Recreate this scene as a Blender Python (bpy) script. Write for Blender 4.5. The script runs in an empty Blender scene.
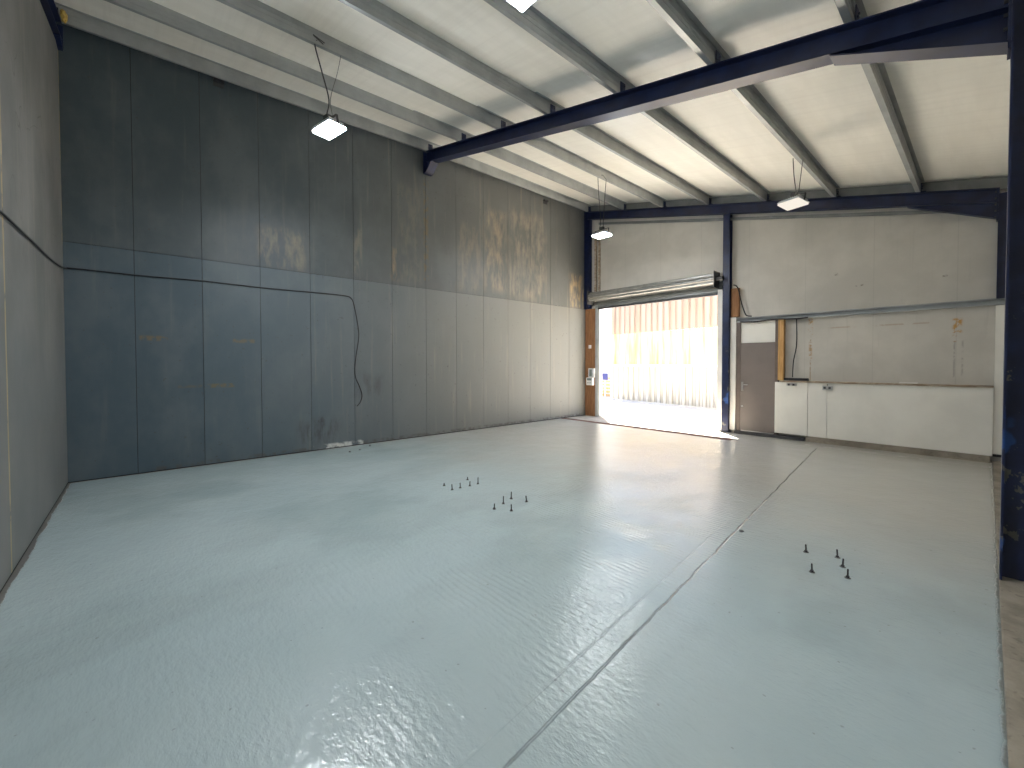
import bpy, bmesh, math, random
from mathutils import Matrix, Vector

# ---------------------------------------------------------------- camera, sky, sun, exposure
C = bpy.context.scene.collection
scn = bpy.context.scene
FPX, YAW, PIT, ROL = 417.578, 0.862724, 0.0201698, -0.001994
F = Vector((-math.sin(YAW)*math.cos(PIT), math.cos(YAW)*math.cos(PIT), -math.sin(PIT)))
Rv = Vector((math.cos(YAW), math.sin(YAW), 0)); Uv = Rv.cross(F)
cr, sr = math.cos(ROL), math.sin(ROL)
R2 = Rv*cr + Uv*sr; U2 = Uv*cr - Rv*sr
cd = bpy.data.cameras.new('camera'); cam = bpy.data.objects.new('camera', cd); C.objects.link(cam)
M = Matrix((R2, U2, -F)).transposed().to_4x4(); M.translation = Vector((0, 0, 1.55)); cam.matrix_world = M
cd.sensor_width = 36; cd.lens = FPX*36/1024; cd.shift_x = 12.71/1024; cd.shift_y = -12.53/1024
cd.clip_start = .02; cd.clip_end = 300
scn.camera = cam
scn.view_settings.view_transform = 'Standard'; scn.view_settings.look = 'None'
scn.view_settings.exposure = 0.0; scn.view_settings.gamma = 1; scn.view_settings.use_curve_mapping = False

W = bpy.data.worlds.new('world'); scn.world = W; W.use_nodes = True
wn = W.node_tree; wn.nodes.clear()
sky = wn.nodes.new('ShaderNodeTexSky'); sky.sky_type = 'NISHITA'; sky.sun_disc = False
sky.sun_elevation = math.radians(66.5); sky.sun_rotation = math.radians(-48)
sky.air_density = 1.0; sky.dust_density = 1.5
bg = wn.nodes.new('ShaderNodeBackground'); bg.inputs['Strength'].default_value = 0.9
wo = wn.nodes.new('ShaderNodeOutputWorld')
wn.links.new(sky.outputs[0], bg.inputs[0]); wn.links.new(bg.outputs[0], wo.inputs[0])

SUN = 100.0
sd = bpy.data.lights.new('sun', 'SUN'); sd.energy = SUN; sd.angle = math.radians(.6); sd.color = (1, .93, .82)
sun = bpy.data.objects.new('sun', sd); C.objects.link(sun)
hd = Vector((.69, -.72, 0)).normalized(); el = math.radians(66.5)
dv = Vector((hd.x*math.cos(el), hd.y*math.cos(el), -math.sin(el)))
sun.rotation_euler = dv.to_track_quat('-Z', 'Y').to_euler(); sun.location = (-12, 18, 14)
LAMP = 335.0        # radiance of the lit floodlight glass

# ---------------------------------------------------------------- dimensions
L = 7.75; YB = -.75; YM = 4.655; YE = 9.99
def zt(x): return 4.214 - .2271*x          # top of rafters = underside of purlins
PD = .20                                    # purlin depth
RD = .22                                    # rafter depth
PI = math.pi

# ---------------------------------------------------------------- node helper
class NB:
    def __init__(s, name):
        s.m = bpy.data.materials.new(name); s.m.use_nodes = True; s.t = s.m.node_tree; s.t.nodes.clear()
        s.out = s.n('ShaderNodeOutputMaterial'); s.tc = s.n('ShaderNodeTexCoord')
        g = s.n('ShaderNodeNewGeometry'); s.P = g.outputs['Position']
        sp = s.n('ShaderNodeSeparateXYZ'); s.l(s.P, sp.inputs[0]); s.x, s.y, s.z = sp.outputs
    def n(s, t): return s.t.nodes.new(t)
    def l(s, a, b): s.t.links.new(a, b)
    def put(s, v, sock):
        if hasattr(v, 'links'): s.l(v, sock)
        else: sock.default_value = v
    def math(s, op, a, b=0.0, c=None, clamp=False):
        k = s.n('ShaderNodeMath'); k.operation = op; k.use_clamp = clamp
        s.put(a, k.inputs[0]); s.put(b, k.inputs[1])
        if c is not None: s.put(c, k.inputs[2])
        return k.outputs[0]
    def noise(s, scale, detail=4, rough=.55, stretch=(1, 1, 1), off=(0, 0, 0)):
        mp = s.n('ShaderNodeMapping'); mp.inputs['Scale'].default_value = stretch; mp.inputs['Location'].default_value = off
        s.l(s.P, mp.inputs[0]); k = s.n('ShaderNodeTexNoise'); k.inputs['Scale'].default_value = scale
        k.inputs['Detail'].default_value = detail; k.inputs['Roughness'].default_value = rough
        s.l(mp.outputs[0], k.inputs['Vector']); return k.outputs[0]
    def step(s, v, lo, hi):
        k = s.n('ShaderNodeMapRange'); k.interpolation_type = 'SMOOTHSTEP'
        s.put(v, k.inputs['Value']); k.inputs['From Min'].default_value = lo; k.inputs['From Max'].default_value = hi
        return k.outputs[0]
    def mix(s, f, a, b):
        k = s.n('ShaderNodeMix'); k.data_type = 'RGBA'
        s.put(f, k.inputs[0])
        for v, q in ((a, k.inputs[6]), (b, k.inputs[7])):
            if isinstance(v, tuple): q.default_value = (*v, 1)
            else: s.l(v, q)
        return k.outputs[2]
    def box(s, u, v, u0, u1, v0, v1, soft=.05):
        """soft-edged box mask over two coordinates"""
        a = s.math('MULTIPLY', s.step(u, u0-soft, u0+soft), s.math('SUBTRACT', 1, s.step(u, u1-soft, u1+soft)))
        b = s.math('MULTIPLY', s.step(v, v0-soft, v0+soft), s.math('SUBTRACT', 1, s.step(v, v1-soft, v1+soft)))
        return s.math('MULTIPLY', a, b)
    def bump(s, h, strength=.3, dist=.01, prev=None):
        k = s.n('ShaderNodeBump'); k.inputs['Strength'].default_value = strength; k.inputs['Distance'].default_value = dist
        s.l(h, k.inputs['Height'])
        if prev: s.l(prev, k.inputs['Normal'])
        return k.outputs[0]
    def done(s, col, rough=.6, metal=0.0, normal=None, spec=.5, coat=0.0, coat_rough=.1):
        b = s.n('ShaderNodeBsdfPrincipled')
        if isinstance(col, tuple): b.inputs['Base Color'].default_value = (*col, 1)
        else: s.l(col, b.inputs['Base Color'])
        s.put(rough, b.inputs['Roughness']); s.put(metal, b.inputs['Metallic'])
        b.inputs['Specular IOR Level'].default_value = spec
        s.put(coat, b.inputs['Coat Weight']); b.inputs['Coat Roughness'].default_value = coat_rough
        if normal: s.l(normal, b.inputs['Normal'])
        s.l(b.outputs[0], s.out.inputs[0]); s.b = b; return s.m

def simple(name, col, rough=.6, metal=0.0, var=.12, scale=6, spec=.5):
    """plain painted / metal surface with slight mottling and fine bump"""
    k = NB(name); n = k.noise(scale, 5)
    d = tuple(c*(1-var) for c in col); b = tuple(min(1, c*(1+var)) for c in col)
    return k.done(k.mix(k.step(n, .3, .7), d, b), rough, metal, k.bump(k.noise(scale*12, 2), .08, .004), spec)

# ---------------------------------------------------------------- materials
def mat_long_wall():
    k = NB('painted_board')
    pid = k.math('FLOOR', k.math('DIVIDE', k.math('ADD', k.y, .06), .776))
    lev = k.math('GREATER_THAN', k.z, 3.13)
    key = k.math('ADD', k.math('MULTIPLY', pid, 12.9898), k.math('MULTIPLY', lev, 4.17))
    rnd = k.math('FRACT', k.math('MULTIPLY', k.math('SINE', key), 437.58))
    base = k.mix(rnd, (.060, .090, .112), (.078, .110, .132))
    # the boards towards the door are older, greyer and more beige; the upper row is greyer too
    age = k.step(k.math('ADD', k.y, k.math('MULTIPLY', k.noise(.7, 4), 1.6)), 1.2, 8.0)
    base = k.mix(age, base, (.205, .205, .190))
    base = k.mix(k.math('MULTIPLY', lev, .50), base, (.055, .062, .061))
    cloud = k.step(k.noise(1.4, 7, .62, (1, 1, .7)), .38, .72)
    base = k.mix(k.math('MULTIPLY', cloud, .22), base, (.21, .225, .225))
    streak = k.step(k.noise(3.0, 5, .6, (1, 3.5, .22)), .55, .80)
    base = k.mix(k.math('MULTIPLY', streak, k.math('ADD', .12, k.math('MULTIPLY', age, .28))), base, (.36, .32, .25))
    tan = (.40, .32, .21); dark = (.045, .042, .04)
    rag = k.step(k.noise(9, 5, .6, (1, 1, 1)), .42, .58)
    rag2 = k.step(k.noise(4, 6, .65, (1, 1.6, .5)), .40, .66)
    for (a, b, c, d, s, w, ccol, r) in (
            (-.02, .30, 1.88, 1.95, .02, .9, (.16, .12, .07), rag), (1.10, 1.40, 1.88, 1.94, .02, .8, (.17, .13, .08), rag),
            (.40, .70, 1.19, 1.23, .015, .6, (.13, .105, .07), rag), (.73, 1.11, 1.18, 1.24, .015, .9, (.15, .12, .07), rag),
            (1.48, 2.18, 3.18, 3.80, .10, .40, tan, rag2), (3.06, 3.2, 3.2, 4.1, .05, .30, tan, rag2), (3.80, 3.98, 3.2, 3.85, .05, .75, (.30, .22, .13), rag2),
            (3.95, 4.5, 3.2, 5.2, .12, .30, (.26, .23, .17), rag2), (4.55, 4.66, 3.3, 5.4, .03, .7, (.17, .13, .07), rag),
            (5.42, 6.1, 3.2, 4.7, .15, .25, tan, rag2), (6.2, 6.85, 3.3, 5.2, .12, .5, tan, rag2),
            (7.0, 8.3, 3.2, 5.4, .2, .42, (.40, .34, .25), rag2), (9.28, 9.95, 3.15, 4.1, .06, .75, (.50, .36, .20), rag2),
            (2.05, 2.75, .12, .55, .12, .65, dark, rag2), (3.0, 3.6, .9, 1.35, .12, .35, dark, rag2),
            (2.38, 2.46, .50, .58, .02, .9, dark, rag), (.05, 9.9, .0, .07, .02, .6, (.09, .08, .07), rag),
            (2.3, 3.2, .0, .09, .02, .9, (.62, .63, .60), rag)):
        m = k.math('MULTIPLY', k.math('MULTIPLY', k.box(k.y, k.z, a, b, c, d, s), r), w)
        base = k.mix(m, base, ccol)
    spots = k.step(k.noise(22, 2, .4), .70, .76)
    base = k.mix(k.math('MULTIPLY', spots, .5), base, (.07, .065, .06))
    nb = k.bump(k.noise(60, 3), .12, .004, k.bump(k.noise(2.2, 4), .15, .01))
    return k.done(base, .48, 0, nb, .4)

def mat_left_wall():
    k = NB('grey_board')
    base = k.mix(k.step(k.noise(1.1, 6, .6, (1, 1, .8)), .35, .7), (.115, .117, .114), (.180, .178, .170))
    st = k.step(k.noise(3.2, 6, .6, (4, 1, .16)), .52, .72)
    base = k.mix(k.math('MULTIPLY', st, .22), base, (.30, .27, .21))
    low = k.math('SUBTRACT', 1, k.step(k.math('ADD', k.z, k.math('MULTIPLY', k.noise(1.3, 3), .8)), 1.6, 3.2))
    base = k.mix(k.math('MULTIPLY', low, .5), base, (.150, .168, .178))
    seal = k.math('ABSOLUTE', k.math('ADD', k.x, k.math('ADD', 4.66, k.math('MULTIPLY', k.math('SUBTRACT', k.noise(3, 2), .5), .03))))
    m = k.math('MULTIPLY', k.math('SUBTRACT', 1, k.step(seal, .012, .024)), k.step(k.noise(7, 4), .3, .45))
    base = k.mix(k.math('MULTIPLY', m, .8), base, (.42, .34, .18))
    # yellow foam squeezed out at the corner of the upper half
    fm = k.math('MULTIPLY', k.math('SUBTRACT', 1, k.step(k.math('ADD', k.x, L), .02, .09)), k.step(k.z, 2.9, 3.1))
    base = k.mix(k.math('MULTIPLY', k.math('MULTIPLY', fm, k.step(k.noise(9, 4), .4, .55)), .75), base, (.33, .26, .11))
    cr_ = k.noise(1.1, 3, .5, (1, 1, 1), (3.1, 0, 1.7))
    crk = k.math('MULTIPLY', k.math('SUBTRACT', 1, k.step(k.math('ABSOLUTE', k.math('SUBTRACT', cr_, .5)), .001, .004)), k.box(k.x, k.z, -7.4, -4.9, 2.8, 4.2, .2))
    base = k.mix(k.math('MULTIPLY', crk, .6), base, (.05, .05, .05))
    nb = k.bump(k.noise(50, 3), .15, .004, k.bump(k.noise(2.5, 4), .2, .012))
    return k.done(base, .55, 0, nb, .35)

def mat_end_wall():
    k = NB('pale_board')
    base = k.mix(k.step(k.noise(1.2, 6, .6), .35, .7), (.52, .50, .455), (.61, .585, .535))
    seam = k.math('ABSOLUTE', k.math('SUBTRACT', k.math('FRACT', k.math('DIVIDE', k.math('ADD', k.x, 10.02), 1.02)), .5))
    base = k.mix(k.math('MULTIPLY', k.math('SUBTRACT', 1, k.step(seam, .003, .008)), .15), base, (.22, .22, .21))
    st = k.step(k.noise(3.4, 5, .6, (5, 1, .2)), .58, .8)
    base = k.mix(k.math('MULTIPLY', st, .25), base, (.33, .33, .32))
    rag = k.step(k.noise(11, 5, .6), .42, .56)
    for (a, b, c, d, s, w, cc) in ((-.37, -.27, 2.03, 2.26, .02, 1, (.50, .28, .09)), (-.37, -.33, 1.88, 2.05, .015, 1, (.42, .20, .06)),
                                   (-2.30, -2.25, 1.62, 1.95, .015, .8, (.46, .27, .12)), (-2.31, -2.24, 2.10, 2.42, .012, 1, (.50, .30, .12)), (-2.285, -2.265, 1.2, 2.42, .008, .8, (.36, .27, .18)), (-2.0, -.6, 2.20, 2.225, .01, .45, (.36, .22, .12)),
                                   (-.36, -.34, 1.3, 1.95, .01, .6, (.25, .24, .22)), (-.27, -.25, 1.3, 1.9, .01, .5, (.25, .24, .22)),
                                   (-.55, -.44, 2.95, 2.98, .01, .9, (.2, .18, .15)), (-1.6, -1.4, 2.95, 2.98, .01, .8, (.2, .18, .15)),
                                   (-1.95, -1.85, 3.2, 3.25, .01, .7, (.2, .18, .15))):
        m = k.math('MULTIPLY', k.math('MULTIPLY', k.box(k.x, k.z, a, b, c, d, s), rag), w)
        base = k.mix(m, base, cc)
    return k.done(base, .6, 0, k.bump(k.noise(3, 4), .2, .012), .35)

def mat_floor():
    k = NB('grey_floor_paint')
    n1 = k.step(k.noise(.55, 6, .6), .36, .66)
    base = k.mix(n1, (.300, .370, .378), (.362, .432, .440))
    n2 = k.step(k.noise(.8, 5, .5, (1, .6, 1), (3, 1, 0)), .43, .52)
    base = k.mix(k.math('MULTIPLY', n2, .28), base, (.43, .52, .54))
    # paler, browner tone towards the far wall
    far = k.step(k.math('ADD', k.y, k.math('MULTIPLY', k.noise(.8, 5), 2.2)), 3.8, 7.6)
    base = k.mix(k.math('MULTIPLY', far, .8), base, (.48, .45, .40))
    # expansion joint
    jx = k.math('SUBTRACT', -1.08, k.math('MULTIPLY', k.y, .098))
    jd = k.math('ABSOLUTE', k.math('ADD', k.math('SUBTRACT', k.x, jx), k.math('MULTIPLY', k.math('SUBTRACT', k.noise(2.6, 5), .5), .045)))
    joint = k.math('MULTIPLY', k.math('SUBTRACT', 1, k.step(jd, .002, .010)), k.math('SUBTRACT', 1, k.step(k.y, 9.2, 9.25)))
    jcol = k.math('MULTIPLY', joint, k.step(k.math('ADD', k.noise(1.6, 3), k.math('MULTIPLY', k.y, .05)), .45, .80))
    base = k.mix(k.math('MULTIPLY', jcol, .75), base, (.12, .115, .105))
    # dark gap painted as ragged strips along the left, back and far walls
    rag = k.math('MULTIPLY', k.math('SUBTRACT', k.noise(5, 6, .7), .5), .07)
    el_ = k.math('SUBTRACT', 1, k.step(k.math('ADD', k.math('SUBTRACT', k.y, YB), rag), .03, .04))
    eb = k.math('SUBTRACT', 1, k.step(k.math('ADD', k.math('ADD', k.x, L), k.math('MULTIPLY', rag, .5)), .03, .045))
    er = k.math('MULTIPLY', k.step(k.math('ADD', k.y, rag), 9.90, 9.93), 1)
    ep = k.math('MULTIPLY', k.step(k.math('ADD', k.x, rag), .055, .075), .8)
    spl = k.math('MULTIPLY', k.box(k.x, k.y, -2.2, .05, 9.45, 9.53, .02), k.step(k.noise(4.5, 4, .7, (1, 2.5, 1)), .43, .47))
    e = k.math('MAXIMUM', k.math('MAXIMUM', el_, eb), k.math('MAXIMUM', k.math('MAXIMUM', er, spl), ep))
    base = k.mix(k.math('MULTIPLY', e, .85), base, (.085, .07, .055))
    sp = k.step(k.noise(30, 2, .3), .755, .79)
    base = k.mix(k.math('MULTIPLY', sp, .4), base, (.15, .14, .13))
    # tamping ridges running across in a band near the joint, plus orange peel of thick paint
    wob = k.math('ADD', k.y, k.math('MULTIPLY', k.math('SUBTRACT', k.noise(1.8, 4), .5), .10))
    rid = k.math('SINE', k.math('MULTIPLY', wob, 2*PI/.050))
    rm = k.math('MULTIPLY', k.box(k.x, k.y, -3.5, -1.35, 1.0, 7.0, .5), k.step(k.noise(1.9, 5), .42, .60))
    rid = k.math('MULTIPLY', rid, rm)
    # all relief in metres, through one bump node
    h = k.math('MULTIPLY', k.noise(5, 3, .5), .0050)
    h = k.math('MULTIPLY_ADD', k.noise(24, 3, .6, (.55, 1, 1)), .0045, h)
    h = k.math('MULTIPLY_ADD', k.noise(42, 3, .6, (.7, 1, 1)), k.math('MULTIPLY', k.step(k.noise(1.1, 4, .5, (1, 1, 1), (7, 0, 0)), .30, .55), .0034), h)
    h = k.math('MULTIPLY_ADD', rid, .0013, h)
    h = k.math('MULTIPLY_ADD', joint, -.006, h)
    h = k.math('MULTIPLY_ADD', k.step(k.math('SUBTRACT', k.x, jx), -.004, .012), .003, h)
    j2 = k.math('ABSOLUTE', k.math('ADD', k.math('SUBTRACT', k.x, jx), .13))
    h = k.math('MULTIPLY_ADD', k.math('MULTIPLY', k.math('SUBTRACT', 1, k.step(j2, .002, .010)), k.math('SUBTRACT', 1, k.step(k.y, 4.2, 4.6))), -.002, h)
    nb = k.bump(h, 1.0, 1.0)
    rgh = k.math('ADD', .11, k.math('MULTIPLY', k.noise(2.4, 5), .16))
    rgh = k.math('ADD', rgh, k.math('MULTIPLY', e, .4))
    return k.done(base, rgh, 0, nb, .5)

def mat_concrete(name, a, b, rough=.85):
    k = NB(name)
    base = k.mix(k.step(k.noise(3, 7, .65), .35, .68), a, b)
    base = k.mix(k.math('MULTIPLY', k.step(k.noise(26, 3, .5), .6, .7), .4), base, tuple(v*.5 for v in a))
    return k.done(base, rough, 0, k.bump(k.noise(30, 4), .5, .01), .25)

def mat_ceiling():
    k = NB('roof_lining')
    base = k.mix(k.step(k.noise(1.6, 5, .6, (3, .5, 3)), .35, .7), (.87, .85, .78), (.93, .91, .84))
    w = k.math('MULTIPLY', k.step(k.noise(2.4, 3, .5, (.25, 6, .25)), .45, .7), .25)
    base = k.mix(w, base, (.76, .74, .68))
    return k.done(base, .42, 0, k.bump(k.noise(3, 4, .6, (1, 3, 1)), .25, .02), .45)

def mat_blue():
    k = NB('blue_steel_paint')
    base = k.mix(k.step(k.noise(5, 4), .35, .7), (.005, .010, .042), (.008, .018, .070))
    chip = k.math('MULTIPLY', k.step(k.noise(7, 5, .6, (1, 1, .8), (0, 0, .4)), .60, .62), k.math('SUBTRACT', 1, k.step(k.z, 1.3, 2.2)))
    base = k.mix(k.math('MULTIPLY', chip, .8), base, (.14, .135, .11))
    chip2 = k.math('MULTIPLY', k.step(k.noise(4, 3, .5, (1, 1, .7), (5, 2, 1)), .56, .60), k.math('SUBTRACT', 1, k.step(k.z, .9, 1.3)))
    base = k.mix(k.math('MULTIPLY', chip2, .7), base, (.02, .09, .34))
    return k.done(base, .42, 0, k.bump(k.noise(40, 3), .1, .003), .5)

def mat_corrugated(name, c1, c2, trans):
    k = NB(name)
    base = k.mix(k.step(k.noise(1.2, 5, .6, (3, 3, .3)), .4, .65), c1, c2)
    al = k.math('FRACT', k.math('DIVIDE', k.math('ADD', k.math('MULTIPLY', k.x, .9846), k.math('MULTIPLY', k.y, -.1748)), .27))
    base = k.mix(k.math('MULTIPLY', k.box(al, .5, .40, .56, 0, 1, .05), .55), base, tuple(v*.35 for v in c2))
    d = k.n('ShaderNodeBsdfDiffuse'); k.l(base, d.inputs[0])
    t = k.n('ShaderNodeBsdfTranslucent'); k.l(base, t.inputs[0])
    m = k.n('ShaderNodeMixShader'); m.inputs[0].default_value = trans
    k.l(d.outputs[0], m.inputs[1]); k.l(t.outputs[0], m.inputs[2]); k.l(m.outputs[0], k.out.inputs[0]); return k.m

def mat_emit(name, col, s):
    k = NB(name); e = k.n('ShaderNodeEmission'); e.inputs[0].default_value = (*col, 1); e.inputs[1].default_value = s
    k.l(e.outputs[0], k.out.inputs[0]); return k.m

def mat_wood(name, a, b, horiz=False):
    k = NB(name)
    g = k.noise(6, 5, .6, (1, 6, 6) if horiz else (7, 7, .7))
    return k.done(k.mix(k.step(g, .35, .68), a, b), .65, 0, k.bump(g, .15, .004), .3)

M_ROLL = simple('ribbed_galvanised_steel', (.25, .25, .235), .38, .4)
M_LONG, M_LEFT, M_END, M_FLOOR, M_CEIL, M_BLUE = mat_long_wall(), mat_left_wall(), mat_end_wall(), mat_floor(), mat_ceiling(), mat_blue()
M_BARE = mat_concrete('bare_concrete', (.33, .30, .26), (.45, .42, .37))
M_KERB = mat_concrete('brown_concrete', (.19, .165, .13), (.30, .265, .215))
M_YARD = mat_concrete('yard_concrete', (.42, .39, .35), (.52, .49, .45))
M_GALV = simple('galvanised_steel', (.36, .38, .38), .42, .35, .12, 3)
M_GALVD = simple('dull_galvanised_steel', (.22, .23, .225), .5, .3, .15, 3)
M_DARK = simple('dark_gap', (.02, .02, .02), .9)
M_BLACK = simple('black_rubber', (.012, .012, .014), .5)
M_WHITEB = simple('white_board', (.80, .785, .725), .6, 0, .05, 1.6, .35)
M_WHITEP = simple('white_paint', (.72, .70, .66), .5, 0, .06, 3)
M_DOOR = simple('taupe_door_paint', (.175, .150, .138), .45, 0, .07, 2.5)
M_BROWN = mat_wood('brown_board', (.23, .105, .045), (.33, .165, .075))
M_PINE = mat_wood('orange_timber', (.42, .24, .085), (.58, .36, .15))
M_PINEH = mat_wood('grey_brown_timber', (.27, .20, .13), (.55, .48, .38), True)
M_CHROME = simple('steel', (.55, .55, .54), .3, .9, .05)
M_STUD = simple('dark_steel', (.075, .075, .078), .5, .5)
M_RUST = simple('rusty_channel', (.13, .07, .055), .9, 0, .25, 9, .05)
M_LED = mat_emit('lit_glass', (.92, .96, 1.0), LAMP)
M_LEDDIM = mat_emit('dim_glass', (1.0, .92, .80), .95)
M_HOUS = simple('white_lamp_housing', (.62, .64, .66), .4)
M_PVC = simple('white_plastic', (.75, .75, .73), .4)
M_SCREEN = simple('grey_green_screen', (.18, .22, .21), .3)
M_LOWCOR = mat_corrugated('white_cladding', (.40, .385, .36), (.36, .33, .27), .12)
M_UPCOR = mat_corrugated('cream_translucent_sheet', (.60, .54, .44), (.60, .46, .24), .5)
M_TOPCOR = mat_corrugated('pinkish_shaded_sheet', (.36, .29, .25), (.32, .25, .20), .22)  # darker pinkish colour stands in for the shade under the eave
M_SIGN = simple('blue_sign', (.030, .035, .11), .6, 0, .1, 6, .1)
M_WHITEOUT = simple('cream_render', (.78, .74, .66), .8)

# ---------------------------------------------------------------- mesh helpers
def bm_box(bm, x0, x1, y0, y1, z0, z1):
    v = [bm.verts.new(p) for p in ((x0,y0,z0),(x1,y0,z0),(x1,y1,z0),(x0,y1,z0),(x0,y0,z1),(x1,y0,z1),(x1,y1,z1),(x0,y1,z1))]
    for f in ((3,2,1,0),(4,5,6,7),(0,1,5,4),(1,2,6,5),(2,3,7,6),(3,0,4,7)): bm.faces.new([v[i] for i in f])
def bm_prism(bm, pts, axis, a, b):
    """extrude 2D polygon; axis 'y': pts are (x,z); 'x': (y,z); 'z': (x,y)"""
    def mk(p, t): return {'y': (p[0], t, p[1]), 'x': (t, p[0], p[1]), 'z': (p[0], p[1], t)}[axis]
    A = [bm.verts.new(mk(p, a)) for p in pts]; B = [bm.verts.new(mk(p, b)) for p in pts]
    bm.faces.new(A); bm.faces.new(B[::-1])
    n = len(pts)
    for i in range(n): bm.faces.new((A[i], B[i], B[(i+1) % n], A[(i+1) % n]))
def bm_cyl(bm, p, r, h, seg=16, axis='z', r2=None):
    m = Matrix.Translation(p) @ {'z': Matrix(), 'x': Matrix.Rotation(PI/2, 4, 'Y'), 'y': Matrix.Rotation(PI/2, 4, 'X')}[axis]
    bmesh.ops.create_cone(bm, cap_ends=True, segments=seg, radius1=r, radius2=r if r2 is None else r2, depth=h, matrix=m)
def bm_tube(bm, pts, r, seg=8):
    pts = [Vector(p) for p in pts]; rings = []
    for i, p in enumerate(pts):
        d = (pts[min(i+1, len(pts)-1)] - pts[max(i-1, 0)]).normalized()
        a = d.orthogonal().normalized() if abs(d.z) > .95 else d.cross(Vector((0, 0, 1))).normalized()
        if rings and a.dot(pa) < 0: a = -a
        pa = a; b = d.cross(a)
        rings.append([bm.verts.new(p + (a*math.cos(t) + b*math.sin(t))*r) for t in [2*PI*j/seg for j in range(seg)]])
    for q, w in zip(rings, rings[1:]):
        for j in range(seg): bm.faces.new((q[j], q[(j+1) % seg], w[(j+1) % seg], w[j]))
    bm.faces.new(rings[0][::-1]); bm.faces.new(rings[-1])
def smooth_path(pts, n=6):
    pts = [Vector(p) for p in pts]; q = [pts[0]] + pts + [pts[-1]]; out = []
    for i in range(1, len(q)-2):
        a, b, c, d = q[i-1:i+3]
        for k in range(n):
            t = k/n
            out.append(.5*((2*b) + (c-a)*t + (2*a-5*b+4*c-d)*t*t + (3*b-a-3*c+d)*t**3))
    out.append(pts[-1]); return out
def obj(name, bm, mat, parent=None, bevel=0, smooth=False, mats=None):
    bmesh.ops.recalc_face_normals(bm, faces=bm.faces)
    me = bpy.data.meshes.new(name); bm.to_mesh(me); bm.free()
    for m in (mats or [mat]): me.materials.append(m)
    if smooth:
        me.polygons.foreach_set('use_smooth', [True]*len(me.polygons))
        try: me.set_sharp_from_angle(angle=math.radians(40))
        except Exception: pass
    o = bpy.data.objects.new(name, me); C.objects.link(o)
    if parent: o.parent = parent; o.matrix_parent_inverse = Matrix.Translation(-parent.location) if parent.get('_p') else Matrix()
    if bevel:
        md = o.modifiers.new('bevel', 'BEVEL'); md.width = bevel; md.segments = 2; md.limit_method = 'ANGLE'
    return o
def sag(x, y):
    return 0 if y >= YM else -.11*((YM-y)/5.4)*max(0, min(1, (-x-3)/4.7))
def settle(bm, dy=0.0):
    """the roof of the left bay sits a little lower towards the back corner"""
    for v in bm.verts: v.co.z += sag(v.co.x, v.co.y+dy)
def nb(): return bmesh.new()
def tag(o, label, cat, group=None):
    o['label'] = label; o['category'] = cat
    if group: o['group'] = group
    return o
def thing(name, label, cat, loc=(0, 0, 0), group=None, rot=(0, 0, 0)):
    o = bpy.data.objects.new(name, None); C.objects.link(o); o.location = loc; o.rotation_euler = rot
    o.empty_display_size = .1
    return tag(o, label, cat, group)
def struct(name, bm, mat, bevel=0, parent=None):
    o = obj(name, bm, mat, parent, bevel)
    if not parent: o['kind'] = 'structure'
    return o
def box_obj(name, mat, dims, parent=None, bevel=0):
    b = nb(); bm_box(b, *dims); return obj(name, b, mat, parent, bevel)

# ================================================================ SETTING
XR = .50                                   # inner face of the eaves-side wall
b = nb(); bm_prism(b, [(-L, YB), (.075, YB), (.075, YE+.02), (-3.52, YE+.02), (-3.52, 8.93), (-L, 8.93)], 'z', -.12, 0); struct('floor', b, M_FLOOR)
b = nb(); bm_prism(b, [(-L, 9.02), (-3.52, 9.02), (-3.52, YE+.30), (-L, YE+.30)], 'z', -.12, -.004); struct('floor_doorway', b, M_BARE)
b = nb(); bm_prism(b, [(.075, YB), (XR, YB), (XR, YE+.02), (.075, YE+.02)], 'z', -.12, .025); struct('trim_1', b, M_KERB, .006)
b = nb(); bm_box(b, -30, 12, YE+.30, 40, -.14, -.03); struct('ground', b, M_YARD)

def panel_wall(name, mat, fixed, sign, u0, u1, seams, v_top, joint=None, gap=.010, axis='x'):
    """boards fixed on a dark backing, one mesh"""
    bm = nb(); bmesh_mats = [mat, M_DARK]
    def bx(ua, ub, za, zb, t0, t1, top=None):
        lo, hi = sorted((fixed + sign*t0, fixed + sign*t1))
        n0 = len(bm.faces)
        if axis == 'x': pts = [(ua, za), (ub, za), (ub, top(ub) if top else zb), (ua, top(ua) if top else zb)]; bm_prism(bm, pts, 'x', lo, hi)
        else: pts = [(ua, za), (ub, za), (ub, top(ub) if top else zb), (ua, top(ua) if top else zb)]; bm_prism(bm, pts, 'y', lo, hi)
    bx(u0, u1, -.12, 0, .012, .16, v_top)
    bm.faces.ensure_lookup_table()
    for f in bm.faces: f.material_index = 1
    n0 = len(bm.faces)
    ed = [u0] + [s for s in seams if u0 < s < u1] + [u1]
    for a, c in zip(ed, ed[1:]):
        a2, c2 = a + (gap/2 if a != u0 else 0), c - (gap/2 if c != u1 else 0)
        if joint:
            bx(a2, c2, .012, joint - gap/2, 0, .02); bx(a2, c2, joint + gap/2, 0, 0, .02, v_top)
        else: bx(a2, c2, .012, 0, 0, .02, v_top)
    bm.faces.ensure_lookup_table()
    o = obj(name, bm, mat, mats=[mat, M_DARK]); o['kind'] = 'structure'; return o
panel_wall('wall_back', M_LONG, -L, -1, YB-.10, YE+.12, [-.06+.776*k for k in range(0, 14)], lambda u: zt(-L)+PD-.05, 3.13, .007)
panel_wall('wall_left', M_LEFT, YB, -1, -L, XR, [-4.66, -2.1, .2], lambda x: zt(x)-RD-.05+sag(x, YB), None, .006, 'y')
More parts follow.
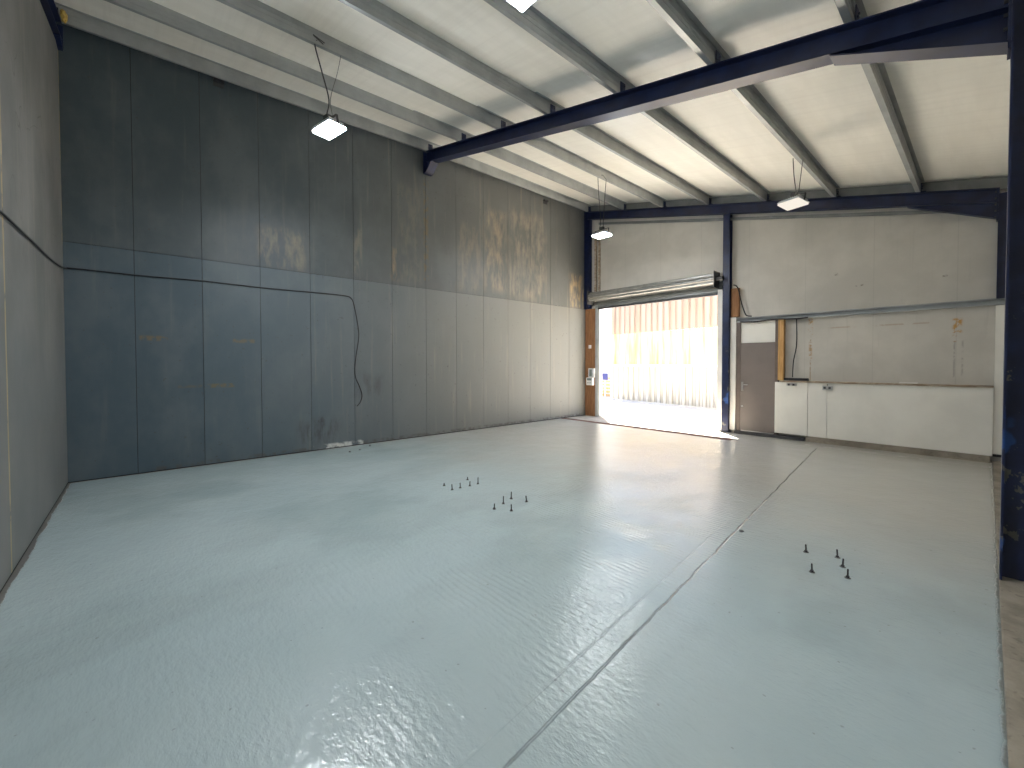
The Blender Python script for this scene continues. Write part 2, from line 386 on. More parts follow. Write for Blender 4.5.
# cladding above the left wall's rafter
b = nb(); bm_prism(b, [(-L, zt(-L)-RD-.2), (XR, zt(XR)-RD-.2), (XR, zt(XR)+PD), (-L, zt(-L)+PD)], 'y', YB-.16, YB-.13); settle(b); struct('wall_left_top', b, M_WHITEB)
b = nb(); bm_box(b, XR, XR+.15, YB-.1, YE+.12, -.12, zt(XR)+PD-.02); struct('wall_front', b, M_END)

# end wall with its doorway, wicket door opening and recess
YW = YE + .06
DX0, DX1, DZ = -7.29, -3.89, 3.22
b = nb()
top = lambda x: zt(x)+PD-.01
bm_prism(b, [(-L, 0), (DX0, 0), (DX0, top(DX0)), (-L, top(-L))], 'y', YW, YW+.14)
bm_prism(b, [(DX0, DZ), (DX1, DZ), (DX1, top(DX1)), (DX0, top(DX0))], 'y', YW, YW+.14)
bm_prism(b, [(DX1, -.12), (-3.60, -.12), (-3.60, top(-3.6)), (DX1, top(DX1))], 'y', YW, YW+.14)
bm_prism(b, [(-3.60, 2.00), (-2.85, 2.00), (-2.85, top(-2.85)), (-3.60, top(-3.6))], 'y', YW, YW+.14)
bm_prism(b, [(-2.85, -.12), (XR, -.12), (XR, top(XR)), (-2.85, top(-2.85))], 'y', YW, YW+.14)
struct('wall_right', b, M_END)
# ceiling
b = nb(); bm_prism(b, [(-3, zt(-3)+PD), (XR+.15, zt(XR+.15)+PD), (XR+.15, zt(XR+.15)+PD+.10), (-3, zt(-3)+PD+.10)], 'y', YB-.2, YM)
bm_prism(b, [(-L-.16, zt(-L-.16)+PD), (-3, zt(-3)+PD), (-3, zt(-3)+PD+.1), (-L-.16, zt(-L-.16)+PD+.10)], 'y', YB-.2, YM)
bm_prism(b, [(-L-.16, zt(-L-.16)+PD), (XR+.15, zt(XR+.15)+PD), (XR+.15, zt(XR+.15)+PD+.10), (-L-.16, zt(-L-.16)+PD+.10)], 'y', YM, YE+.2)
settle(b)
struct('ceiling', b, M_CEIL)

# low lining wall right of the wicket door, its ledge and kerb
b = nb(); bm_box(b, -2.845, -2.285, YE-.06, YW, .10, 1.15); bm_box(b, -2.279, -1.983, YE-.06, YW, .10, 1.15); bm_box(b, -1.979, .073, YE-.06, YW, .10, 1.15)
o = obj('low_partition', b, M_WHITEB, None, .003); tag(o, 'white boarded waist-high lining wall right of the taupe door', 'partition')
b = nb(); bm_box(b, -2.75, .07, YE-.085, YW, 1.152, 1.185)
tag(obj('timber_ledge', b, M_PINEH, None, .003), 'long grey brown timber ledge capping the white low lining wall', 'ledge')
b = nb(); bm_prism(b, [(YE-.13, 0), (YW, 0), (YW, .10), (YE-.10, .10)], 'x', -2.30, .05); struct('baseboard_right', b, M_KERB, .004)
b = nb(); bm_box(b, -3.60, -2.32, YE-.12, YW, 0, .055)
for i in range(5): bm_box(b, -3.55+.25*i, -3.42+.25*i, YE-.14, YE-.118, .004, .045)
tag(obj('door_sill', b, M_STUD, None, .004), 'low blackened sill along the floor below the taupe door', 'sill')
# white boxed pier at the right-hand end
t = thing('boxed_pier', 'narrow white boxed pier in the far right corner beside the blue column', 'pier', (.28, YE, .025))
box_obj('casing', M_WHITEB, (.075-.28, .21, -.02, .05, .13-.025, 2.42-.025), t, .003); box_obj('base_strip', M_BLACK, (.075-.28, .21, -.025, .05, .09-.025, .128-.025), t)

# galvanised cladding rail
def c_rail(bm, x0, x1, y, z0, z1, d=.07, t=.006):
    bm_box(bm, x0, x1, y-.0, y+t, z0, z1); bm_box(bm, x0, x1, y-d, y, z1-t, z1); bm_box(bm, x0, x1, y-d, y, z0, z0+t)
    bm_box(bm, x0, x1, y-d, y-d+t, z1-.02, z1-t); bm_box(bm, x0, x1, y-d, y-d+t, z0+t, z0+.02)
b = nb(); c_rail(b, -3.60, .30, YE+.05, 2.43, 2.53)
tag(obj('cladding_rail', b, M_GALV, None), 'galvanised horizontal rail crossing the end wall above the taupe door', 'rail')
b = nb()
bm_prism(b, [(-7.3, zt(-7.3)-RD-.14), (.05, zt(-.9)-RD-.12-.21), (.05, zt(-.9)-RD-.12-.15), (-7.3, zt(-7.3)-RD-.08)], 'y', YE+.02, YE+.055)
tag(obj('cladding_rail', b, M_GALVD, None), 'dull sloping angle rail along the top of the end wall under the rafter', 'rail')
b = nb(); bm_prism(b, [(-L, zt(-L)+.0), (.3, zt(.3)), (.3, zt(.3)+PD-.015), (-L, zt(-L)+PD-.015)], 'y', YE+.02, YE+.055)
tag(obj('end_closure_strip', b, M_GALVD, None), 'grey sloping closure strip between the far blue rafter and the roof lining', 'trim')

# ================================================================ STEEL FRAMES
def frame(y, label, post_bottom=0.0, stub_z=5.52, left_stub=True, right_col=True, cleats=True, left_col=None, hw=.075):
    t = thing('portal_frame', label, 'steel frame', (0, y, 0), 'blue steel portal frames')
    tf, tw = .012, .009
    dz = lambda x: 0
    XL, X1, XH = -7.62, .077, -.90
    # rafter: I section
    b = nb()
    def strip(bm, xa, xb, o0, o1, y0, y1, f0=zt): bm_prism(bm, [(xa, f0(xa)+o0), (xb, f0(xb)+o0), (xb, f0(xb)+o1), (xa, f0(xa)+o1)], 'y', y0, y1)
    strip(b, XL, X1, -tf, 0, -hw, hw); strip(b, XL, X1, -RD+tf, -tf, -tw/2, tw/2); strip(b, XL, X1, -RD, -RD+tf, -hw, hw)
    obj('rafter', b, M_BLUE, t)
    # haunch: tapering cut section under the rafter at the column
    if right_col:
        zb = lambda x: zt(XH)-RD + (3.745 - (zt(XH)-RD))*(x-XH)/(X1-XH)
        b = nb(); bm_prism(b, [(XH, zt(XH)-RD), (X1, 3.745), (X1, zt(X1)-RD-.001)], 'y', -tw/2, tw/2)
        bm_prism(b, [(XH-.02, zt(XH)-RD-tf-.001), (X1, 3.745-tf), (X1, 3.745), (XH-.02, zt(XH)-RD-.001)], 'y', -hw, hw)
        obj('haunch', b, M_BLUE, t)
        # column on the eaves side
        b = nb(); CW = .30; zc = zt(X1+CW)
        bm_box(b, X1, X1+tf, -hw, hw, post_bottom, zt(X1)-.0); bm_box(b, X1+tf, X1+CW-tf, -tw/2, tw/2, post_bottom, zc-.01); bm_box(b, X1+CW-tf, X1+CW, -hw, hw, post_bottom, zc)
        obj('column', b, M_BLUE, t)
        # end plate with bolts
        b = nb(); bm_box(b, X1-.016, X1-.0005, -hw, hw, 3.70, zt(X1)-.005); obj('end_plate', b, M_BLUE, t)
        for i in range(5):
            for s in (-1, 1):
                b = nb(); bm_cyl(b, (X1-.026, s*.045, 3.76+i*.095), .013, .02, 6, 'x'); obj('bolt', b, M_STUD, t)
    if left_stub:
        xs = -L+.012
        b = nb(); z0 = stub_z if left_col is None else left_col
        zr = zt(-7.5)-RD
        bm_prism(b, [(xs, z0), (xs+.10, z0), (xs+.30, zr-.02), (xs+.30, zr), (xs, zt(xs)-RD)], 'y', -tw/2, tw/2) if left_col is None else None
        bm_box(b, xs-.0, xs+tf, -hw, hw, z0, zt(xs)-.005)
        if left_col is None:
            bm_prism(b, [(xs+tf, z0-tf), (xs+.10, z0-tf), (xs+.31, zr-.03), (xs+.31, zr-.004), (xs+.10, z0), (xs+tf, z0)], 'y', -hw, hw)
        else:
            bm_box(b, xs+tf, xs+.19, -tw/2, tw/2, z0, zt(xs)-RD); bm_box(b, xs+.19, xs+.19+tf, -hw, hw, z0, zt(xs+.2)-RD)
        bm_prism(b, [(xs+tf, zt(xs)-RD), (-7.62, zt(-7.62)-RD), (-7.62, zt(-7.62)), (xs+tf, zt(xs))], 'y', -tw/2, tw/2)
        obj('wall_stub' if left_col is None else 'column', b, M_BLUE, t)
    if cleats:
        for x in PX:
            b = nb(); bm_box(b, x+.012, x+.020, -.05, .05, zt(x)+.0, zt(x)+.15)
            bm_box(b, x+.020, x+.075, -.05, .05, zt(x+.05)+.005, zt(x+.05)+.016)
            bm_cyl(b, (x+.026, -.025, zt(x)+.06), .011, .012, 6, 'x'); bm_cyl(b, (x+.026, .025, zt(x)+.11), .011, .012, 6, 'x')
            obj('purlin_cleat', b, M_BLUE, t)
    return t
PX = [-7.60, -6.42, -5.30, -4.20, -3.03, -1.89, -.77]
frame(YM-.03, 'dark blue steel portal frame spanning the middle of the room, column at right edge', 0.03, hw=.09)
frame(YE-.03, 'far blue steel portal frame against the pale end wall', 2.52, 5.52, True, True, True, 3.125, hw=.055)
ft = frame(YB-.025, 'blue steel rafter above the left wall, seen in the top left corner', 0.03, 5.66, True, False, True)
for ch in ft.children:
    for v in ch.data.vertices: v.co.z += sag(v.co.x, YB)

# purlins
def purlin(x, label):
    b = nb(); th = .005
    zb = zt(x)
    for y0, y1 in ((YB-.12, YM), (YM, YE+.015)):
        bm_box(b, x-.003, x+.003, y0, y1, zb+.004, zb+PD-.006)
        fl = lambda xa, xb, o: [(xa, zt(xa)+o), (xb, zt(xb)+o), (xb, zt(xb)+o+th), (xa, zt(xa)+o+th)]
        bm_prism(b, fl(x-.052, x+.003, .001), 'y', y0, y1)               # bottom flange
        bm_prism(b, fl(x-.003, x+.048, PD-.006), 'y', y0, y1)            # top flange
        bm_box(b, x-.055, x-.050, y0, y1, zt(x-.053)+.001, zt(x-.053)+.020)  # lips
        bm_box(b, x+.003, x+.006, y0, y1, zb+.070, zb+.078); bm_box(b, x+.003, x+.006, y0, y1, zb+.12, zb+.128)
    settle(b)
    return tag(obj('roof_purlin', b, M_GALV), label, 'purlin', 'galvanised roof purlins')
ordn = ['galvanised roof purlin running tight along the top of the long back wall',
        'galvanised roof purlin, second out from the long back wall',
        'galvanised roof purlin carrying the two left-hand hanging floodlights, third from back wall',
        'galvanised roof purlin, fourth out from the long back wall',
        'galvanised roof purlin, fifth out from the long back wall, between the lamp rows',
        'galvanised roof purlin carrying the two right-hand floodlights, sixth from back wall',
        'galvanised roof purlin nearest the blue column on the right']
for x, l in zip(PX, ordn): purlin(x, l)
# small lugs under the wall purlin
for y, l in ((.96, 'small dark metal lug under the eaves near the top left'), (8.26, 'small dark metal lug under the eaves nearer the doorway')):
    b = nb(); bm_box(b, -L+.001, -L+.06, y-.07, y+.07, 5.86, 5.90); bm_box(b, -L+.001, -L+.012, y-.07, y+.07, 5.80, 5.86)
    tag(obj('metal_lug', b, M_STUD, None, .002), l, 'bracket', 'lugs at the top of the back wall')
# foam wedge by the left rafter
b = nb()
bmesh.ops.create_icosphere(b, subdivisions=3, radius=1, matrix=Matrix.Translation((-7.50, YB+.08, zt(-7.50)+.055-.12)) @ Matrix.Diagonal((.09, .03, .06, 1)))
rnd = random.Random(4)
for v in b.verts: v.co += Vector([rnd.uniform(-.008, .008) for _ in range(3)])
tag(obj('foam_lump', b, simple('yellow_foam', (.55, .38, .10), .9, 0, .2, 12), smooth=True), 'lump of yellow expanding foam in the top left corner of the roof', 'foam')

# gable post right of the roller door
t = thing('gable_post', 'upright blue steel post between the roller door and the taupe door', 'post', (-3.80, YE-.085, 0))
ht = zt(-3.74)-RD-.002
box_obj('front_flange', M_BLUE, (-.07, .07, -.012, 0, .012, ht), t); 
box_obj('web', M_BLUE, (-.005, .005, 0, .12, .012, ht), t); box_obj('rear_flange', M_BLUE, (-.07, .07, .12, .132, .012, ht), t)
box_obj('base_plate', M_BLUE, (-.085, .085, -.03, .14, .0, .012), t)

# brown board casing at the left of the roller door
b = nb(); bm_box(b, -L+.022, -7.37, YE-.03, YE+.055, 0, 3.12)
tag(obj('casing_board', b, M_BROWN, None, .003), 'tall brown timber board between the back wall and the doorway', 'board')
b = nb(); bm_box(b, -7.42, -7.36, YE-.02, YE+.055, 3.5, 5.3); bm_box(b, -7.30, -7.25, YE-.0, YE+.055, 3.5, 5.25)
tag(obj('wall_batten', b, M_PINEH, None, .003), 'pair of dull brown vertical battens above the roller door left end', 'batten')
b = nb(); bm_box(b, -3.72, -3.56, YE-.03, YE+.055, 2.56, 3.19)
tag(obj('wood_block', b, M_BROWN, None, .003), 'short brown board fixed above the taupe door beside the blue post', 'board')
b = nb(); bm_box(b, -3.725, -3.605, YE-.04, YE+.055, .056, 2.55)
tag(obj('white_post', b, M_WHITEP, None, .003), 'white painted upright between the blue post and the taupe door', 'post')

# ================================================================ ROLLER DOOR
cx = (DX0+DX1)/2
t = thing('roller_shutter', 'grey steel roller shutter rolled up above the sunlit doorway', 'roller shutter', (cx, YE-.06, 0))
b = nb(); n = 11; prof = []
ry, rz, rr = -.10, 3.43, .125
for i in range(n*3):
    a = 2*PI*i/(n*3); r = rr + (.010 if i % 3 == 0 else -.012)
    prof.append((ry + r*math.cos(a), rz + r*math.sin(a)))
bm_prism(b, prof, 'x', -7.44-cx, -3.99-cx); obj('rolled_curtain', b, M_ROLL, t)
b = nb(); z = 3.13; prof = [(.060, 3.13)]
while z < 3.42: prof += [(.045, z+.01), (.040, z+.035), (.045, z+.06), (.060, z+.072)]; z += .075
prof2 = [(p[0]+.02, p[1]) for p in prof[::-1]]
bm_prism(b, prof+prof2, 'x', -7.35-cx, -3.91-cx); obj('hanging_slats', b, M_GALVD, t)
box_obj('bottom_rail', M_STUD, (-7.34-cx, -3.93-cx, .035, .090, 3.085, 3.128), t, .004)
for x0, x1 in ((-7.365, -7.285), (-3.995, -3.885)):
    b = nb(); s = x0 < -6
    bm_box(b, x0-cx, x1-cx, .085, .09, 0, 3.20); bm_box(b, x0-cx, x1-cx, .02, .026, 0, 3.20)
    xa = x0 if s else x1-.006
    bm_box(b, xa-cx, xa+.006-cx, .026, .085, 0, 3.20)
    obj('side_guide', b, M_WHITEP if not s else M_GALV, t)
for x0, x1 in ((-7.455, -7.445), (-3.985, -3.975)):
    b = nb(); bm_box(b, x0-cx, x1-cx, -.24, .09, 3.22, 3.60); obj('end_plate', b, M_STUD, t)
box_obj('lintel_angle', M_GALVD, (-7.36-cx, -3.89-cx, .092, .115, 3.14, 3.26), t)
b = nb(); bm_cyl(b, (0, ry, rz), .05, 3.50, 16, 'x'); obj('axle', b, M_STUD, t)

# ================================================================ WICKET DOOR
b = nb(); bm_box(b, -3.52, -2.86, YE-.015, YE+.03, .075, 1.975)
d = struct('door_1', b, M_DOOR, .003)
b = nb(); bm_box(b, -3.603, -3.52, YE-.02, YE+.09, .056, 2.43); bm_box(b, -2.86, -2.80, YE-.02, YE+.09, .056, 2.43); bm_box(b, -3.52, -2.86, YE+.05, YE+.09, .0, 2.43)
o = obj('door_frame', b, simple('brown_frame', (.13, .10, .085), .5), d)
b = nb(); bm_box(b, -3.52, -2.86, YE+.010, YE+.05, 1.976, 2.43); o = obj('overpanel', b, M_WHITEB, d); o['label'] = 'pale grey overpanel'
b = nb(); bm_box(b, -3.495, -3.455, YE-.022, YE-.016, .93, 1.13); bm_cyl(b, (-3.475, YE-.035, 1.07), .009, .045, 10, 'y'); bm_box(b, -3.482, -3.36, YE-.062, YE-.050, 1.061, 1.079)
o = obj('door_handle', b, M_CHROME, d, .002); o['label'] = 'steel lever handle'
b = nb(); bm_cyl(b, (-3.475, YE-.02, .60), .022, .012, 14, 'y'); o = obj('lock', b, M_CHROME, d)
b = nb(); bm_box(b, -3.50, -2.87, YE-.03, YE-.012, .058, .074); o = obj('weather_bar', b, M_CHROME, d)
# timber upright right of door
b = nb(); bm_box(b, -2.80, -2.70, YE-.05, YE+.055, 1.187, 2.43)
tag(obj('timber_post', b, M_PINE, None, .003), 'orange timber upright between the taupe door and the wall recess', 'post')

# ================================================================ WALL FITTINGS
def cable(name, pts, r, label, mat=M_BLACK, n=6):
    b = nb(); bm_tube(b, smooth_path(pts, n), r, 8); return tag(obj(name, b, mat, smooth=True), label, 'cable')
xw = -L+.014
cable('wall_cable', [(-3.2, YB+.014, 2.50), (-4.0, YB+.014, 2.57), (-4.58, YB+.014, 2.62), (-5.12, YB+.014, 2.64), (-5.79, YB+.014, 2.665), (-6.60, YB+.014, 2.69), (-7.3, YB+.014, 2.735), (-7.70, YB+.03, 2.775), (xw, YB+.10, 2.79),
      (xw, 0, 2.785), (xw, .7, 2.80), (xw, 1.6, 2.79), (xw, 2.3, 2.80), (xw, 2.85, 2.80), (xw, 2.99, 2.76), (xw, 3.05, 2.60), (xw, 3.12, 2.2), (xw, 3.12, 1.99), (xw, 3.06, 1.6), (xw, 3.05, 1.33), (xw, 3.13, 1.12), (xw, 3.18, .95), (xw, 3.15, .82), (xw, 3.08, .74)],
      .0085, 'long black cable clipped along the left and back walls, end hanging down')
cable('hanging_cable', [(-2.50, YE+.0, 2.45), (-2.49, YE+.0, 2.1), (-2.50, YE+.01, 1.85), (-2.54, YE+.01, 1.6), (-2.55, YE, 1.40), (-2.55, YE-.01, 1.25)], .010, 'black cable hanging down inside the wall recess right of the door')
cable('curved_cable', [(-3.66, YE-.06, 3.26), (-3.60, YE-.06, 3.23), (-3.55, YE-.06, 3.12), (-3.50, YE-.04, 2.85), (-3.43, YE-.035, 2.62), (-3.38, YE-.035, 2.56), (-3.30, YE-.035, 2.545)], .013, 'short black cable curling past the brown board above the taupe door')
# black trunking on the rail's left end and black tray on the ledge
b = nb(); bm_tube(b, smooth_path([(-3.52, YE-.04, 2.435), (-3.2, YE-.04, 2.42), (-2.9, YE-.04, 2.44), (-2.5, YE-.04, 2.425), (-2.3, YE-.04, 2.435)]), .016)
tag(obj('conduit', b, M_BLACK, smooth=True), 'black conduit strapped under the left end of the galvanised rail', 'conduit')
b = nb(); bm_box(b, -2.68, -2.29, YE-.08, YE+.03, 1.187, 1.20); bm_box(b, -2.68, -2.29, YE-.08, YE-.07, 1.20, 1.235); bm_box(b, -2.68, -2.29, YE+.02, YE+.03, 1.20, 1.235); bm_box(b, -2.68, -2.67, YE-.07, YE+.02, 1.20, 1.235); bm_box(b, -2.30, -2.29, YE-.07, YE+.02, 1.20, 1.235)
tag(obj('cable_tray', b, M_BLACK), 'shallow black tray lying on the left end of the timber ledge', 'tray')
b = nb(); bm_box(b, -.98, -.76, YE-.07, YE+.01, 1.187, 1.205)
tag(obj('board_offcut', b, M_WHITEP, None, .002), 'white board offcut lying on the timber ledge', 'offcut')
def socket(x, z, w, h, label):
    t = thing('socket_box', label, 'socket', (x, YE-.06, z), 'sockets on the low white wall')
    box_obj('box', M_CHROME, (-w/2, w/2, -.045, -.001, -h/2, h/2), t, .004)
    for s in (-.25, .25):
        box_obj('outlet', M_STUD, (s*w-.018, s*w+.018, -.048, -.0455, -.02, .02), t)
    return t
socket(-2.55, 1.105, .16, .045, 'flat metal socket strip just below the black tray')
o = socket(-1.97, 1.065, .15, .085, 'metal double socket hanging lower on the white wall, right of the seam')
b = nb(); bm_cyl(b, (0, -.035, .058), .008, .03, 8); obj('conduit_stub', b, M_STUD, o)
# controls on the brown board
t = thing('door_control', 'white and grey door control box on the brown board', 'control box', (-7.50, YE-.03, 1.06))
box_obj('lower_case', M_PVC, (-.12, .10, -.09, -.001, -.16, .06), t, .008)
box_obj('upper_case', M_HOUS, (-.07, .13, -.06, -.001, .065, .33), t, .006)
box_obj('display', M_SCREEN, (-.03, .06, -.064, -.061, .10, .30), t); box_obj('display', M_SCREEN, (-.09, .07, -.094, -.091, -.02, .045), t)
for i in range(3): b = nb(); bm_cyl(b, (-.06+.05*i, -.095, -.09), .012, .012, 12, 'y'); obj('push_button', b, M_STUD, t)
t = thing('light_switch', 'small cream switch high on the brown board', 'switch', (-7.55, YE-.03, 2.02))
box_obj('plate', M_PVC, (-.045, .045, -.02, -.001, -.05, .05), t, .004); box_obj('rocker', M_WHITEP, (-.012, .012, -.028, -.0205, -.02, .02), t)

# ================================================================ FLOODLIGHTS
def floodlight(loc, rot, hang, label, glass, wires):
    """flat LED floodlight hung by a bracket and a pair of wires from a purlin"""
    t = thing('floodlight', label, 'floodlight', loc, 'hanging floodlights', rot)
    w, d = .33, .25
    b = nb(); bm_prism(b, [(-w/2, 0), (w/2, 0), (w/2, .018), (w/2-.03, .032), (-w/2+.03, .032), (-w/2, .018)], 'y', -d/2, d/2); obj('housing', b, M_HOUS, t, .003)
    b = nb()
    for i in range(9): bm_box(b, -w/2+.05+i*.0325, -w/2+.054+i*.0325, -d/2+.02, d/2-.02, .033, .052)
    obj('cooling_fins', b, M_HOUS, t)
    box_obj('glass', glass, (-w/2+.006, w/2-.006, -d/2+.006, d/2-.006, -.026, -.0005), t)  # deepened so the glowing edges throw added light up at the ceiling
    b = nb()
    for s in (-1, 1): bm_box(b, s*(w/2+.004)-.002, s*(w/2+.004)+.002, -.015, .015, .0, .11)
    bm_box(b, -w/2-.006, w/2+.006, -.015, .015, .11, .114); obj('bracket', b, M_STUD, t)
    box_obj('junction_box', M_STUD, (-.045, .045, -.035, .035, .116, .165), t, .005)
    Mi = (Matrix.Translation(loc) @ bpy.data.objects[t.name].rotation_euler.to_matrix().to_4x4()).inverted()
    for pts, r in wires:
        b = nb(); bm_tube(b, [Mi @ p for p in smooth_path([Vector(q) for q in pts], 5)], r, 6)
        obj('suspension_wire', b, M_STUD, t, smooth=True)
    return t
zp = zt(-5.30)
l1 = (-5.32, 1.80, 4.44)
floodlight(l1, (math.radians(4), math.radians(-6), math.radians(18)), zp, 'lit floodlight hanging before the dark back wall, upper left', M_LED,
    [([(-5.30, 1.66, zp+.02), (-5.315, 1.64, zp-.04), (-5.32, 1.72, 5.1), (-5.32, 1.80, 4.80), (-5.32, 1.77, 4.60)], .008),
     ([(-5.30, 1.95, zp+.0), (-5.31, 1.90, 5.15), (-5.32, 1.82, 4.82), (-5.31, 1.84, 4.60)], .003),
     ([(-5.30, 1.75, zp+.03), (-5.24, 1.60, zp+.02), (-5.26, 1.72, zp-.02)], .006)])
floodlight((-5.35, 7.45, 4.26), (0, 0, 0), zp, 'lit floodlight hanging in front of the roller shutter wall', M_LED,
    [([(-5.33, 7.28, zp), (-5.34, 7.32, 5.1), (-5.35, 7.40, 4.6), (-5.38, 7.42, 4.41)], .006),
     ([(-5.28, 7.50, zp), (-5.31, 7.50, 5.1), (-5.33, 7.48, 4.6), (-5.32, 7.46, 4.41)], .006),
     ([(-5.33, 7.28, zp+.01), (-5.29, 7.38, zp+.06), (-5.28, 7.50, zp)], .005)])
zq = zt(-1.90)
e1 = (R2*.117 - U2*.015 - F*.308).normalized(); e2 = R2*.211 - U2*.05 + F*.124; e2 = (e2 - e1*e2.dot(e1)).normalized()
e3 = e1.cross(e2)
if e3.z < 0: e2 = -e2; e3 = -e3
floodlight((-1.98, 7.66, 4.00), tuple(Matrix((e1, e2, e3)).transposed().to_euler()), zq, 'unlit looking floodlight with tilted cream face hanging on the right', M_LEDDIM,
    [([(-1.97, 7.60, zq+.02), (-1.96, 7.62, 4.4), (-1.94, 7.68, 4.13)], .007),
     ([(-1.88, 7.74, zq), (-1.90, 7.72, 4.4), (-1.92, 7.70, 4.13)], .005)])
floodlight((-2.02, 1.97, 4.065), (0, 0, 0), zq, 'very bright floodlight cut by the top edge of the picture', M_LED,
    [([(-1.95, 1.92, zq), (-1.98, 1.94, 4.3), (-2.03, 1.97, 4.215)], .006), ([(-1.93, 2.10, zq), (-1.96, 2.06, 4.3), (-1.99, 2.01, 4.215)], .006)])

# ================================================================ FLOOR THINGS
b = nb(); bm_prism(b, [(-L+.03, 8.87), (-3.30, 8.87), (-3.30, 9.05), (-L+.03, 9.05)], 'z', -.06, .003)
tag(obj('threshold_channel', b, M_RUST), 'rusty brown channel strip across the floor inside the doorway', 'channel')
def stud(x, y, z, h, label, tilt, grp, washer=True):
    t = thing('anchor_stud', label, 'anchor bolt', (x, y, z), grp, (tilt[0], tilt[1], 0))
    b = nb(); bm_cyl(b, (0, 0, h/2-.01), .005, h+.02, 10)
    for i in range(int(h/.006)): bm_cyl(b, (0, 0, .004+i*.006), .0058, .002, 10)
    obj('threaded_rod', b, M_STUD, t)
    b = nb(); bm_cyl(b, (0, 0, .012), .0115, .010, 6); obj('nut', b, M_STUD, t)
    b = nb(); bm_cyl(b, (0, 0, .003), .019, .003, 16); obj('washer', b, M_STUD, t)
rs = random.Random(7)
A = 'anchor studs in the first cluster'; B_ = 'anchor studs in the middle cluster'; D_ = 'anchor studs in the right cluster'
for (x, y, h, l, g) in (
    (-4.44, 2.88, .035, 'stubby anchor stud at the left end of the cluster nearest the back wall', A),
    (-4.23, 2.86, .070, 'anchor stud lowest in the cluster nearest the back wall', A),
    (-4.23, 2.98, .065, 'anchor stud, third from the left in the cluster nearest the back wall', A),
    (-4.46, 3.26, .040, 'short anchor stud farthest back in the cluster nearest the back wall', A),
    (-4.22, 3.12, .060, 'anchor stud just below the farthest short one, cluster nearest the back wall', A),
    (-4.22, 3.25, .085, 'tall anchor stud at the right end of the cluster nearest the back wall', A),
    (-3.38, 2.82, .060, 'thin anchor stud at the left end of the middle cluster', B_),
    (-3.44, 3.00, .085, 'anchor stud second from the left in the middle cluster', B_),
    (-3.51, 3.18, .085, 'anchor stud farthest back in the middle cluster', B_),
    (-3.22, 2.92, .070, 'anchor stud nearest the camera in the middle cluster', B_),
    (-3.32, 3.24, .070, 'anchor stud at the right end of the middle cluster', B_),
    (-.94, 4.10, .065, 'anchor stud at the far left of the cluster right of the floor joint', D_),
    (-.75, 4.17, .065, 'anchor stud farthest back on the right side of the right-hand cluster', D_),
    (-.69, 4.01, .065, 'anchor stud in the middle of the line of three, right-hand cluster', D_),
    (-.63, 3.83, .065, 'anchor stud nearest the camera at the right of the right-hand cluster', D_),
    (-.82, 3.74, .065, 'anchor stud standing alone at the near left of the right-hand cluster', D_)):
    stud(x, y, 0, h, l, (rs.uniform(-.08, .08), rs.uniform(-.08, .08)), g)
for (x, y, s, l) in ((-7.22, 2.74, .020, 'dark crumb of debris on the floor near the back wall, left one'), (-7.27, 2.94, .016, 'dark crumb of debris near the back wall, middle one'),
                     (-7.50, 3.23, .018, 'dark crumb of debris closest to the back wall'), (-1.44, 4.15+.0, .018, 'dark pebble beside the floor joint')):
    b = nb(); bmesh.ops.create_icosphere(b, subdivisions=2, radius=s, matrix=Matrix.Translation((x, y, s*.45)) @ Matrix.Diagonal((1.2, 1, .5, 1)))
    for v in b.verts: v.co += Vector([rs.uniform(-.12, .12)*s for _ in range(3)])
    tag(obj('debris_crumb', b, M_STUD), l, 'debris', 'crumbs on the floor')

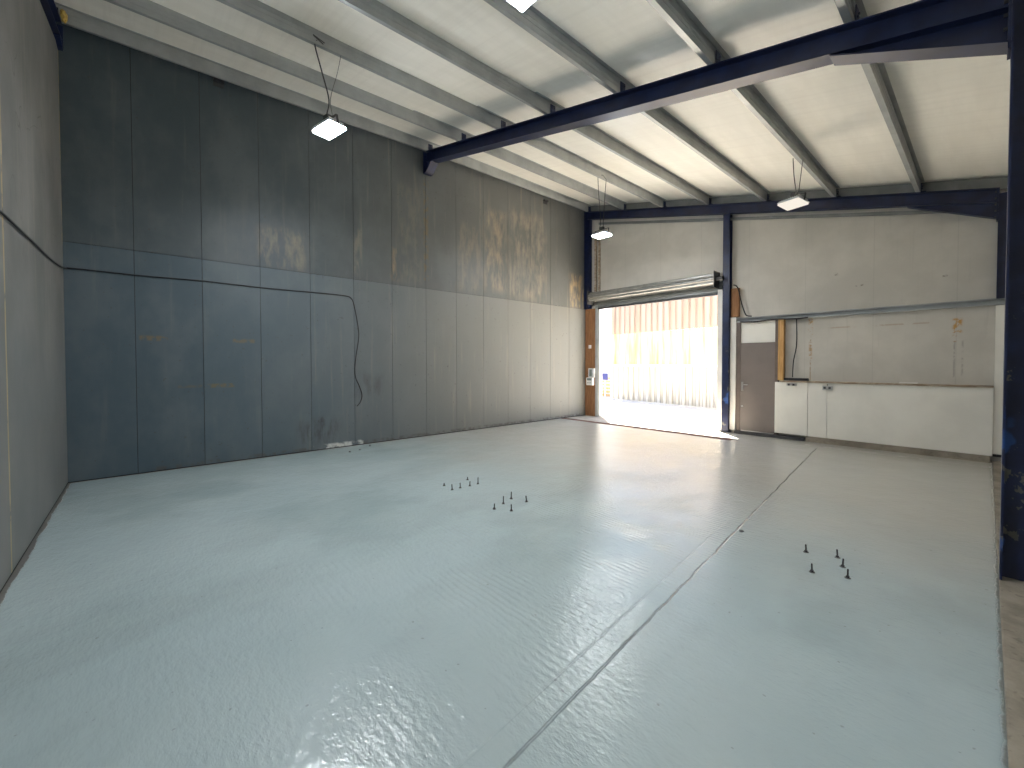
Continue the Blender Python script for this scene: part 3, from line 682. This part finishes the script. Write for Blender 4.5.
# ================================================================ OUTSIDE THE DOORWAY
A0, A1 = Vector((-10.55, 15.40, 0)), Vector((-1.2, 13.74, 0))
dr = (A1-A0).normalized(); nr = Vector((-dr.y, dr.x, 0))
def corrugated(z0, z1, off, pitch, depth, length, bm=None):
    bm = bm or nb(); pts = []; n = int(length/pitch)
    for i in range(n):
        s = i*pitch
        for ds, dd in ((0, 0), (pitch*.62, 0), (pitch*.70, depth), (pitch*.92, depth)): pts.append((s+ds, dd))
    P = [A0 + dr*s + nr*(off + d) for s, d in pts]
    for t in (0, .003):
        pass
    lo = [bm.verts.new((p.x, p.y, z0)) for p in P]; hi = [bm.verts.new((p.x, p.y, z1)) for p in P]
    for i in range(len(P)-1): bm.faces.new((lo[i], lo[i+1], hi[i+1], hi[i]))
    return bm
t = thing('corrugated_wall', 'tall pale corrugated wall across the yard beyond the doorway', 'wall cladding', A0)
def cpart(name, bm, mat):
    o = obj(name, bm, mat); o.parent = t; o.matrix_parent_inverse = Matrix.Translation(-A0)
    md = o.modifiers.new('thickness', 'SOLIDIFY'); md.thickness = .004; return o
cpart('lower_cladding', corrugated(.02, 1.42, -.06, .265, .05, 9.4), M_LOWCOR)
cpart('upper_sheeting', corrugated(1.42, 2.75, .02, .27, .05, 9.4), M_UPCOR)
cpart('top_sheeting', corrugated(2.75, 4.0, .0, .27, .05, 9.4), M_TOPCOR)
def cbar(name, z0, z1, o0, o1, mat):
    b = nb(); q = [A0+nr*o0, A1+nr*o0, A1+nr*o1, A0+nr*o1]; bm_prism(b, [(p.x, p.y) for p in q], 'z', z0, z1)
    o = obj(name, b, mat, t); o.matrix_parent_inverse = Matrix.Translation(-A0)
cbar('cap_flashing', 1.41, 1.47, -.07, .12, M_WHITEP); cbar('base_kerb', -.03, .03, -.08, .12, M_YARD)
# things left of it
b = nb(); bm_box(b, -19, -10.7, 17.2, 20.4, -.03, 5.0); tag(obj('cream_building', b, M_WHITEOUT), 'sunlit cream rendered building beyond the left side of the doorway', 'building')
t = thing('blue_sign', 'small blue sign on a thin post, seen through the left of the doorway', 'sign', (-11.02, 15.6, -.03))
box_obj('plate', M_SIGN, (-.17, .17, -.03, -.01, .82, 1.12), t, .003); b = nb(); bm_cyl(b, (0, .015, .56), .02, 1.12, 10); obj('post', b, M_GALV, t)
t = thing('timber_pallet', 'brownish timber pallet leaning low outside at the left of the doorway', 'pallet', (-11.75, 16.45, -.03), None, (math.radians(-12), 0, 0))
for i in range(6): box_obj('slat', M_PINE, (-.5, .5, -.01, .01, .03+i*.16, .13+i*.16), t)
for x in (-.45, 0, .40): box_obj('bearer', M_PINE, (x, x+.05, .011, .10, .02, .95), t)
